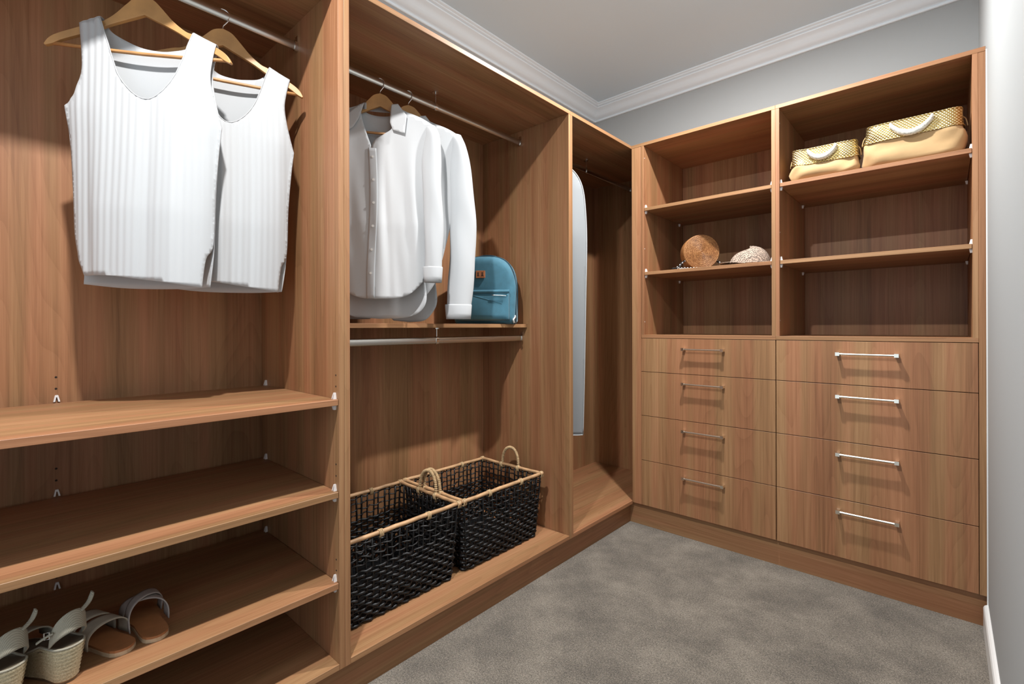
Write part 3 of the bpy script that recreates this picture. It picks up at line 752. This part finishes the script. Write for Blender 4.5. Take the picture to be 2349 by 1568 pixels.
for x in (-0.029, -0.008):
    t.part('stamp', MB().box(x, x + 0.006, -0.0762, -0.0754, 0.238, 0.256, 0).box(x - 0.003, x + 0.009, -0.0762, -0.0754, 0.237, 0.240, 0), 'stamp_dark', parent=pa)
t.part('top_zip', MB().tube([(x * 0.985, -0.047, z * 0.985) for x, z in arch(0, 0.012)[10:30]], 0.0016, 6), 'teal_piping', smooth=True)
t.part('grab_handle', MB().tube(catmull([(-0.055, 0.035, HH - 0.006), (-0.045, 0.035, HH + 0.010), (0.0, 0.036, HH + 0.016), (0.045, 0.035, HH + 0.010), (0.055, 0.035, HH - 0.006)], 5), 0.007, 8, flat=0.4), 'teal_piping', smooth=True)
for sg in (-1, 1):
    t.part('shoulder_strap', MB().tube(catmull([(sg * 0.04, 0.056, HH - 0.03), (sg * 0.07, 0.060, 0.22), (sg * 0.09, 0.060, 0.10), (sg * 0.115, 0.055, 0.02)], 6), 0.016, 8, flat=0.25), 'teal_piping', smooth=True)
t.part('strap_tail', MB().tube(catmull([(0.148, -0.020, 0.050), (0.152, -0.035, 0.034), (0.146, -0.048, 0.022), (0.150, -0.045, 0.004)], 5), 0.006, 6, flat=0.5), 'zip_silver', smooth=True)

# ------------------------------------------------------------------ black wicker baskets
def basket(label, x0, x1, y0, y1, seed):
    rnd = random.Random(seed)
    xc, yc = (x0 + x1) / 2, (y0 + y1) / 2; hx, hy = (x1 - x0) / 2, (y1 - y0) / 2
    t = Thing('basket', label, 'basket', (xc, yc, ZB), group='black wicker baskets', local=True)
    HZ = 0.302
    tp = lambda z: 0.90 + 0.10 * (z / HZ)                      # taper towards the base
    cs = [(-1, -1), (1, -1), (1, 1), (-1, 1)]
    def wall(si, f, z, off=0.0):                               # point on side si at fraction f
        a, b_ = cs[si], cs[(si + 1) % 4]
        nx, ny = [(0, -1), (1, 0), (0, 1), (-1, 0)][si]
        k = tp(z); bow = 0.006 * math.sin(PI * f) * math.sin(PI * z / HZ)
        return (k * hx * (a[0] + (b_[0] - a[0]) * f) + nx * (off + bow), k * hy * (a[1] + (b_[1] - a[1]) * f) + ny * (off + bow), z)
    rim_z = HZ
    for si in range(4):                                        # rim canes, tied at the corners
        a, b_ = cs[si], cs[(si + 1) % 4]; e = 0.012
        pa_ = Vector((a[0] * hx, a[1] * hy, rim_z)); pb_ = Vector((b_[0] * hx, b_[1] * hy, rim_z)); d = (pb_ - pa_).normalized() * e
        pts = [pa_ - d + (pb_ - pa_ + 2 * d) * k / 12 for k in range(13)]
        pts = [Vector((p.x, p.y, p.z + rnd.uniform(-0.0012, 0.0012))) for p in pts]
        r = [0.0078 + rnd.uniform(-0.0005, 0.0005) for _ in pts]
        t.part('rim_cane', MB().tube(pts, r, 10), 'rattan_cane', smooth=True)
    nst = [14, 18, 14, 18]
    st = MB(); wv = MB()
    for si in range(4):
        for k in range(nst[si] + 1):
            f = (k + rnd.uniform(-0.18, 0.18)) / nst[si]; f = min(1, max(0, f)); j = rnd.uniform(-0.004, 0.004)
            st.tube([wall(si, min(1, max(0, f + j * math.sin(z * 30))), z, 0.002 * math.sin(40 * z + k)) for z in (0.003, 0.05, 0.10, 0.15, 0.20, 0.25, 0.296)], 0.0042 + rnd.uniform(-0.0008, 0.0010), 5, flat=0.8)
    rows = [0.008 + 0.0150 * k for k in range(13)] + [0.212, 0.236, 0.262, 0.287]
    for ri, z in enumerate(rows):
        thick = 0.0072 if ri < 9 else (0.0060 if ri < 13 else 0.0040)
        for si in range(4):
            m = nst[si] * 2; pts = []
            for k in range(m + 1):
                f = k / m
                pts.append(wall(si, f, z + rnd.uniform(-0.0034, 0.0034), (0.0062 if (k // 2 + ri) % 2 else -0.0062) * (1 if k % 2 else 0.55) + 0.001))
            wv.tube(pts, [thick * rnd.uniform(0.8, 1.2) for _ in pts], 5, flat=0.75)
    t.part('wicker_stakes', st, 'black_wicker', smooth=True, kind='stuff'); t.part('wicker_weavers', wv, 'black_wicker', smooth=True, kind='stuff')
    bs = MB(); k0 = tp(0)
    for k in range(10):
        x = -hx * k0 + 2 * hx * k0 * (k + 0.5) / 10; bs.box(x - hx * k0 / 10 * 0.9, x + hx * k0 / 10 * 0.9, -hy * k0, hy * k0, 0.001, 0.006)
    t.part('base', bs, 'black_wicker')
    # rope ties round the rim
    def tie(p, ax):
        mb = MB()
        for k in range(3):
            q = (k - 1) * 0.006; ring = []
            for a in [2 * PI * i / 12 for i in range(12)]:
                c, s_ = 0.0098 * math.cos(a), 0.0098 * math.sin(a) - 0.001 - (0.006 if math.sin(a) < -0.3 else 0)
                ring.append((p[0] + (q if ax == 'X' else c), p[1] + (c if ax == 'X' else q), p[2] + s_))
            mb.tube(ring, 0.0026, 6, closed=True)
        t.part('rim_tie', mb, 'seagrass_rope', smooth=True)
    for sx in (-1, 1):
        for f in (-0.42, 0.40): tie((sx * hx, f * hy * 1.0, rim_z), 'Y')
    for a in cs: tie((a[0] * hx, a[1] * hy, rim_z), 'Y')
    # arched rope handles on the two short ends
    for sy in (-1, 1):
        pts = []
        for k in range(25):
            a = PI * k / 24
            pts.append((0.055 * math.cos(a) * (1 + 0.1 * math.sin(a)), sy * (hy + 0.002) + sy * 0.004 * math.sin(a), rim_z - 0.012 + 0.104 * math.sin(a) ** 0.8 if 0 < k < 24 else rim_z - 0.03))
        h = t.part('handle', MB().tube(pts, 0.0058, 8), 'seagrass_rope', smooth=True)
        wr = MB(); tot = 130; hel = []
        for k in range(tot * 3):
            f = k / (tot * 3 - 1) * 23.999; i = int(f); u = f - i
            p = Vector(pts[i]).lerp(Vector(pts[min(24, i + 1)]), u); tn = (Vector(pts[min(24, i + 1)]) - Vector(pts[i])).normalized()
            x = tn.cross(Vector((0, 1, 0))).normalized(); y = x.cross(tn); a = k * 0.62
            hel.append(p + (x * math.cos(a) + y * math.sin(a)) * 0.0064)
        wr.tube(hel, 0.0019, 4); t.part('wrapping', wr, 'seagrass_rope', parent=h, smooth=True)
        for sx in (-1, 1): tie((sx * 0.057, sy * hy, rim_z), 'X')
basket('black wicker basket with cane rim, right one against the side panel', -0.517, -0.108, -1.222, -0.718, 21)
basket('black wicker basket with cane rim, left one cut off by the divider', -0.512, -0.108, -1.760, -1.252, 22)

# ------------------------------------------------------------------ shoes on the lowest shelf (local: +x = toe direction)
ZS = 0.3803
def foot(u, w):          # half widths along the sole, u 0 heel .. 1 toe (left, right)
    l = interp([(0, 0.004), (0.015, 0.013), (0.05, 0.0225), (0.10, 0.027), (0.2, 0.029), (0.4, 0.028), (0.65, 0.037), (0.82, 0.036), (0.93, 0.026), (0.98, 0.014), (1, 0.004)], u)
    return l * w
def sole(length, w, z0, z1, n=60):
    """sole between the height functions z0(u), z1(u)"""
    rings = []
    for k in range(n + 1):
        u = k / n; h = foot(u, w); x = u * length
        rings.append([(x, -h, z0(u)), (x, h, z0(u)), (x, h, z1(u)), (x, -h, z1(u))])
    return MB().loft(rings)
def wedge(label, x, y, rz, flip):
    t = Thing('wedge_sandal', label, 'sandal', (x, y, ZS), rz, 'pair of espadrille wedges', local=True)
    LN = 0.235
    def outline(k=1.0, zf=1.0):
        pts = []; ks = 0.74 + 0.26 * zf; bk = 0.008 * (1 - zf)
        for i in range(13):
            a = PI / 2 + PI * i / 12; pts.append((0.027 + bk + 0.027 * math.cos(a) * ks * k, 0.027 * math.sin(a) * ks * k))
        for x_, h in ((0.07, 0.027), (0.11, 0.029), (0.15, 0.034), (0.18, 0.036)): pts.append((x_, -h * (ks if x_ < 0.1 else 0.95) * k))
        for i in range(9):
            a = -PI / 2 + PI * (i + 0.5) / 9; pts.append((0.192 + 0.040 * math.cos(a) * k, 0.037 * math.sin(a) * k))
        for x_, h in ((0.18, 0.036), (0.15, 0.034), (0.11, 0.029), (0.07, 0.027)): pts.append((x_, h * (ks if x_ < 0.1 else 0.95) * k))
        return pts
    top = lambda u: interp([(0, 0.083), (0.30, 0.079), (0.5, 0.055), (0.72, 0.030), (1, 0.030)], u)
    rg = []; n = 9                                             # rope-wrapped wedge, flaring upwards
    for k in range(n):
        for q in (0.0, 0.5):
            zf = (k + q) / n; bul = 1.11 if q == 0.5 else 1.0
            rg.append([(x_, y_, 0.005 + (top(x_ / LN) - 0.007) * zf) for x_, y_ in outline(bul, zf)])
    rg.append([(x_, y_, top(x_ / LN) - 0.002) for x_, y_ in outline(1.0, 1.0)])
    t.part('rope_wedge', MB().loft(rg), 'jute_rope', smooth=True)
    t.part('outsole', MB().loft([[(x_, y_, z_) for x_, y_ in outline(0.97, 0.0)] for z_ in (0.0, 0.0055)]), 'outsole')
    t.part('insole', MB().loft([[(x_, y_, top(x_ / LN) + z_) for x_, y_ in outline(1.0, 1.0)] for z_ in (-0.002, 0.002)]), 'insole_dark')
    t.part('insole_binding', MB().tube([(x_, y_, top(x_ / LN)) for x_, y_ in outline(1.02, 1.0)], 0.0026, 6, closed=True), 'linen_weave', smooth=True)
    # wide band arching behind the heel, leaving an opening above the insole
    def hb(u, v):
        a = PI * u; s = math.cos(a); b_ = math.sin(a)
        zl = 0.083 + 0.034 * b_ ** 0.75; zu = 0.090 + 0.066 * b_ ** 0.55
        yy = 0.0295 * s * (1 + 0.16 * b_ * (0.5 + 0.5 * v)); xx = 0.034 - 0.036 * b_ ** 0.8 + 0.012 * v * b_
        return (xx, yy, zl + (zu - zl) * v)
    o = t.part('heel_band', MB().grid(hb, 30, 6), 'linen_weave', smooth=True); solidify(o, 0.003)
    def tb(u, v):
        a = PI * u
        return (0.150 + 0.058 * v, 0.040 * math.cos(a), top(0.65) + 0.004 + 0.042 * math.sin(a) ** 0.7 * (1 - 0.35 * v))
    o = t.part('toe_band', MB().grid(tb, 20, 6), 'linen_weave', smooth=True); solidify(o, 0.003)
    st = catmull([(0.010, flip * 0.014, 0.147), (0.013, flip * 0.025, 0.151), (0.016, flip * 0.034, 0.157), (0.017, flip * 0.040, 0.168), (0.013, flip * 0.039, 0.174)], 6)
    o = t.part('ankle_strap', MB().tube(st, 0.0060, 6, flat=0.4), 'linen_weave', smooth=True)
    t.part('ankle_strap', MB().tube(catmull([(0.018, -flip * 0.030, 0.122), (0.024, -flip * 0.040, 0.118), (0.032, -flip * 0.052, 0.110)], 5), 0.005, 6, flat=0.4), 'linen_weave', smooth=True)
    t.part('buckle', MB().tube([(0.020, -flip * 0.036, 0.113), (0.026, -flip * 0.042, 0.113), (0.026, -flip * 0.042, 0.127), (0.020, -flip * 0.036, 0.127)], 0.0014, 6, closed=True), 'zip_silver')
wedge('right one of the two woven espadrille wedge sandals with rope heel', -0.046, -2.409, PI + 0.40, -1)
wedge('left one of the two woven espadrille wedge sandals, cut by the frame', -0.046, -2.500, PI + 0.40, -1)
def slide(label, x, y, rz, straps, flip):
    t = Thing('slide_sandal', label, 'sandal', (x, y, ZS), rz, 'pair of slide sandals', local=True)
    LN = 0.225
    t.part('outsole', sole(LN, 1.02, lambda u: 0.0 if u > 0.28 else 0.0, lambda u: 0.009), 'sole_edge')
    t.part('insole', sole(LN, 1.0, lambda u: 0.009, lambda u: 0.0145), 'tan_leather')
    for (xa, xb, wd, hgt) in straps:        # crossing straps: left foot point xa, right foot point xb
        def sp(u, v, xa=xa, xb=xb, wd=wd, hgt=hgt):
            a = PI * u; x_ = xa + (xb - xa) * u + wd * (v - 0.5)
            return (x_, flip * (0.041 + 0.010 * math.sin(a)) * math.cos(a), 0.010 + hgt * math.sin(a) ** 0.75)
        o = t.part('strap', MB().grid(sp, 24, 5), 'strap_mauve' if hgt > 0.051 else 'strap_greige', smooth=True); solidify(o, 0.0026)
slide('tan slide sandal with crossed mauve straps, rightmost of the shoes', -0.082, -2.254, PI + 0.06, [(0.150, 0.090, 0.040, 0.058), (0.085, 0.150, 0.034, 0.066)], 1)
slide('tan slide sandal with wide greige straps beside the rope wedges', -0.084, -2.312, PI + 0.40, [(0.098, 0.085, 0.044, 0.0505), (0.160, 0.140, 0.050, 0.050)], 1)

# ------------------------------------------------------------------ gold trimmed bags on the top shelf
def gold_bag(label, xc, yc, hw, dp, hz, split, seed, sag):
    rnd = random.Random(seed)
    t = Thing('tote_bag', label, 'bag', (xc, yc, 1.8345), 0.0, 'gold trimmed canvas bags', local=True)
    n = 56
    def ringp(z, k, lean=0.0):
        out = []
        for i in range(n):
            a = 2 * PI * i / n; c, s_ = math.cos(a), math.sin(a)
            e = 0.42
            x = math.copysign(abs(c) ** e, c) * hw * k; y = math.copysign(abs(s_) ** e, s_) * dp * k
            y += (0.007 * math.sin(3 * a + z * 55 + seed) + 0.003 * math.sin(7 * a - z * 90 + seed)) * (1 if z < split else 0.3)
            x += 0.004 * math.sin(2 * a + z * 60 + 2 * seed) * (1 if z < split else 0.3)
            out.append((x, y + lean, z + (0.010 * math.sin(a * 2 + seed) * sag)))
        return out
    low = [(0.0, 0.88), (0.008, 0.97), (0.020, 1.015), (split * 0.42, 1.03), (split * 0.6, 1.015), (split * 0.8, 0.985), (split * 0.93, 0.96), (split, 0.965)]
    cb = t.part('canvas_body', MB().loft([ringp(z, k) if j > 1 else [(p[0], p[1], z) for p in ringp(z, k)] for j, (z, k) in enumerate(low)]), 'tan_canvas', smooth=True)
    hi = [(split - 0.002, 0.975), (split + 0.004, 0.980), (split + (hz - split) * 0.5, 0.955), (hz - 0.004, 0.935), (hz, 0.92), (hz - 0.004, 0.90), (hz - 0.03, 0.88)]
    gb = t.part('gold_band', MB().loft([ringp(z, k) for z, k in hi], cap=False), 'gold_weave', smooth=True)
    t.part('band_piping', MB().tube(ringp(split, 0.985), 0.0028, 6, closed=True), 'gold_weave', smooth=True)
    t.part('rim_piping', MB().tube(ringp(hz, 0.928), 0.0030, 6, closed=True), 'gold_weave', smooth=True)
    for sy in (-1, 1):      # drooping braided handle on both faces
        w = hw * 0.40; pts = []
        for k in range(25):
            u = -1 + k / 12; z = hz - 0.020 - (hz * 0.26) * (1 - u * u) ** 0.9
            pts.append((u * w, sy * (dp * 0.985 + 0.006 + 0.006 * (1 - u * u)), z))
        h = t.part('handle', MB().tube(pts, [0.004 + 0.0090 * (1 - (k / 12 - 1) ** 4) for k in range(25)], 8), 'silver_rope', smooth=True)
        br = MB()
        for ph in (0, 2.1, 4.2):
            br.tube([(p[0], p[1] + 0.0085 * math.cos(k * 0.9 + ph), p[2] + 0.0085 * math.sin(k * 0.9 + ph)) for k, p in enumerate(catmull(pts, 3))], 0.0052, 6)
        t.part('braid', br, 'silver_rope', parent=h, smooth=True)
    for sx in (-1, 1):
        t.part('side_tab', MB().tube(catmull([(sx * hw * 0.90, 0.0, hz - 0.012), (sx * hw * 1.0, -0.004, hz - 0.03), (sx * hw * 1.04, -0.008, split + 0.008)], 4), 0.004, 6, flat=0.5), 'tan_canvas', smooth=True)
gold_bag('smaller canvas bag with gold woven top, left of the pair', 0.942, 0.094, 0.134, 0.074, 0.142, 0.072, 1, 0.6)
gold_bag('larger canvas bag with gold woven top, beside the right side panel', 1.254, 0.106, 0.165, 0.086, 0.178, 0.108, 2, 0.25)

# ------------------------------------------------------------------ round rattan bag and spotted cap
ZSH = 1.4665
t = Thing('round_rattan_bag', 'round coiled rattan bag with dark scarf ends, standing on its edge', 'bag', (0.337, 0.150, ZSH), 0.62, local=True)
RR = 0.094
rg = []; prof_ = []
for k in range(19):                                            # ridged coils on the front disc
    r = RR * k / 18.0; prof_.append((max(0.0005, r), -0.040 - 0.006 * (1 - (r / RR) ** 2)))
prof_ += [(RR + 0.002, -0.036), (RR + 0.003, -0.02), (RR + 0.003, 0.02), (RR + 0.002, 0.036)] + [(max(0.0005, RR * k / 8.0), 0.040 + 0.006 * (1 - (k / 8) ** 2)) for k in range(8, -1, -1)]
rings = [[(r * math.cos(2 * PI * i / 48), y, RR + 0.003 + r * math.sin(2 * PI * i / 48)) for i in range(48)] for r, y in prof_]
bd = t.part('body', MB().loft(rings), 'rattan_coil', smooth=True)
for k in range(1, 19):
    r = RR * k / 18.4
    t.part('coil', MB().tube([(r * math.cos(2 * PI * i / 48), -0.0405 - 0.006 * (1 - (r / RR) ** 2), RR + 0.003 + r * math.sin(2 * PI * i / 48)) for i in range(48)], 0.0027, 5, closed=True), 'rattan_coil', parent=bd, smooth=True)
for sx, ln in ((-1, 0.09), (1, 0.06)):
    sc = t.part('scarf_tie', MB().tube(catmull([(sx * 0.075, -0.01, 0.06), (sx * 0.105, -0.02, 0.035), (sx * 0.12, -0.03, 0.012), (sx * (0.12 + ln * 0.4), -0.05, 0.006)], 6), 0.010, 8, flat=0.5), 'black_scarf', smooth=True)
    for k in range(5):
        x = sx * (0.085 + 0.014 * k); z = 0.05 - 0.011 * k if k < 4 else 0.008
        t.part('bead', MB().tube([(x, -0.030, z - 0.003), (x, -0.032, z), (x, -0.030, z + 0.003)], [0.002, 0.0042, 0.002], 8), 'piping_white', parent=sc, smooth=True)
fr = MB()
for k in range(9):
    x = -0.13 + 0.016 * k; fr.tube(catmull([(x, -0.045, 0.004), (x + 0.006, -0.052, 0.010), (x + 0.014, -0.05, 0.003), (x + 0.020, -0.058, 0.003)], 3), 0.0022, 5)
t.part('fringe', fr, 'piping_white', smooth=True, kind='stuff')

t = Thing('cap', 'small black-spotted cream cap lying beside the rattan bag', 'cap', (0.600, 0.150, ZSH), 0.45, local=True)
def dome(u, v):
    a = 2 * PI * u; ph = PI / 2 * v; r = math.cos(ph) ** 0.85
    return (0.098 * r * math.cos(a), 0.080 * r * math.sin(a), 0.006 + 0.088 * math.sin(ph) ** 1.05 * (1 + 0.12 * math.cos(a)))
o = t.part('crown', MB().grid(dome, 40, 14), 'spotted_fabric', smooth=True); solidify(o, 0.002)
def brim(u, v):
    a = PI * (0.78 + 0.62 * u); r = 1.0 + 0.55 * v * math.sin(PI * u) ** 0.6
    return (0.098 * r * math.cos(a), 0.080 * r * math.sin(a), 0.010 + 0.012 * math.sin(PI * u) - 0.004 * v)
o = t.part('brim', MB().grid(brim, 24, 8), 'spotted_fabric', smooth=True); solidify(o, 0.003)
t.part('band', MB().tube([(0.100 * math.cos(2 * PI * k / 40), 0.082 * math.sin(2 * PI * k / 40), 0.012) for k in range(40)], 0.004, 6, closed=True), 'spotted_fabric', smooth=True)
t.part('button', MB().tube([(0.012, 0, 0.094), (0.012, 0, 0.099)], 0.006, 10), 'spotted_fabric', smooth=True)
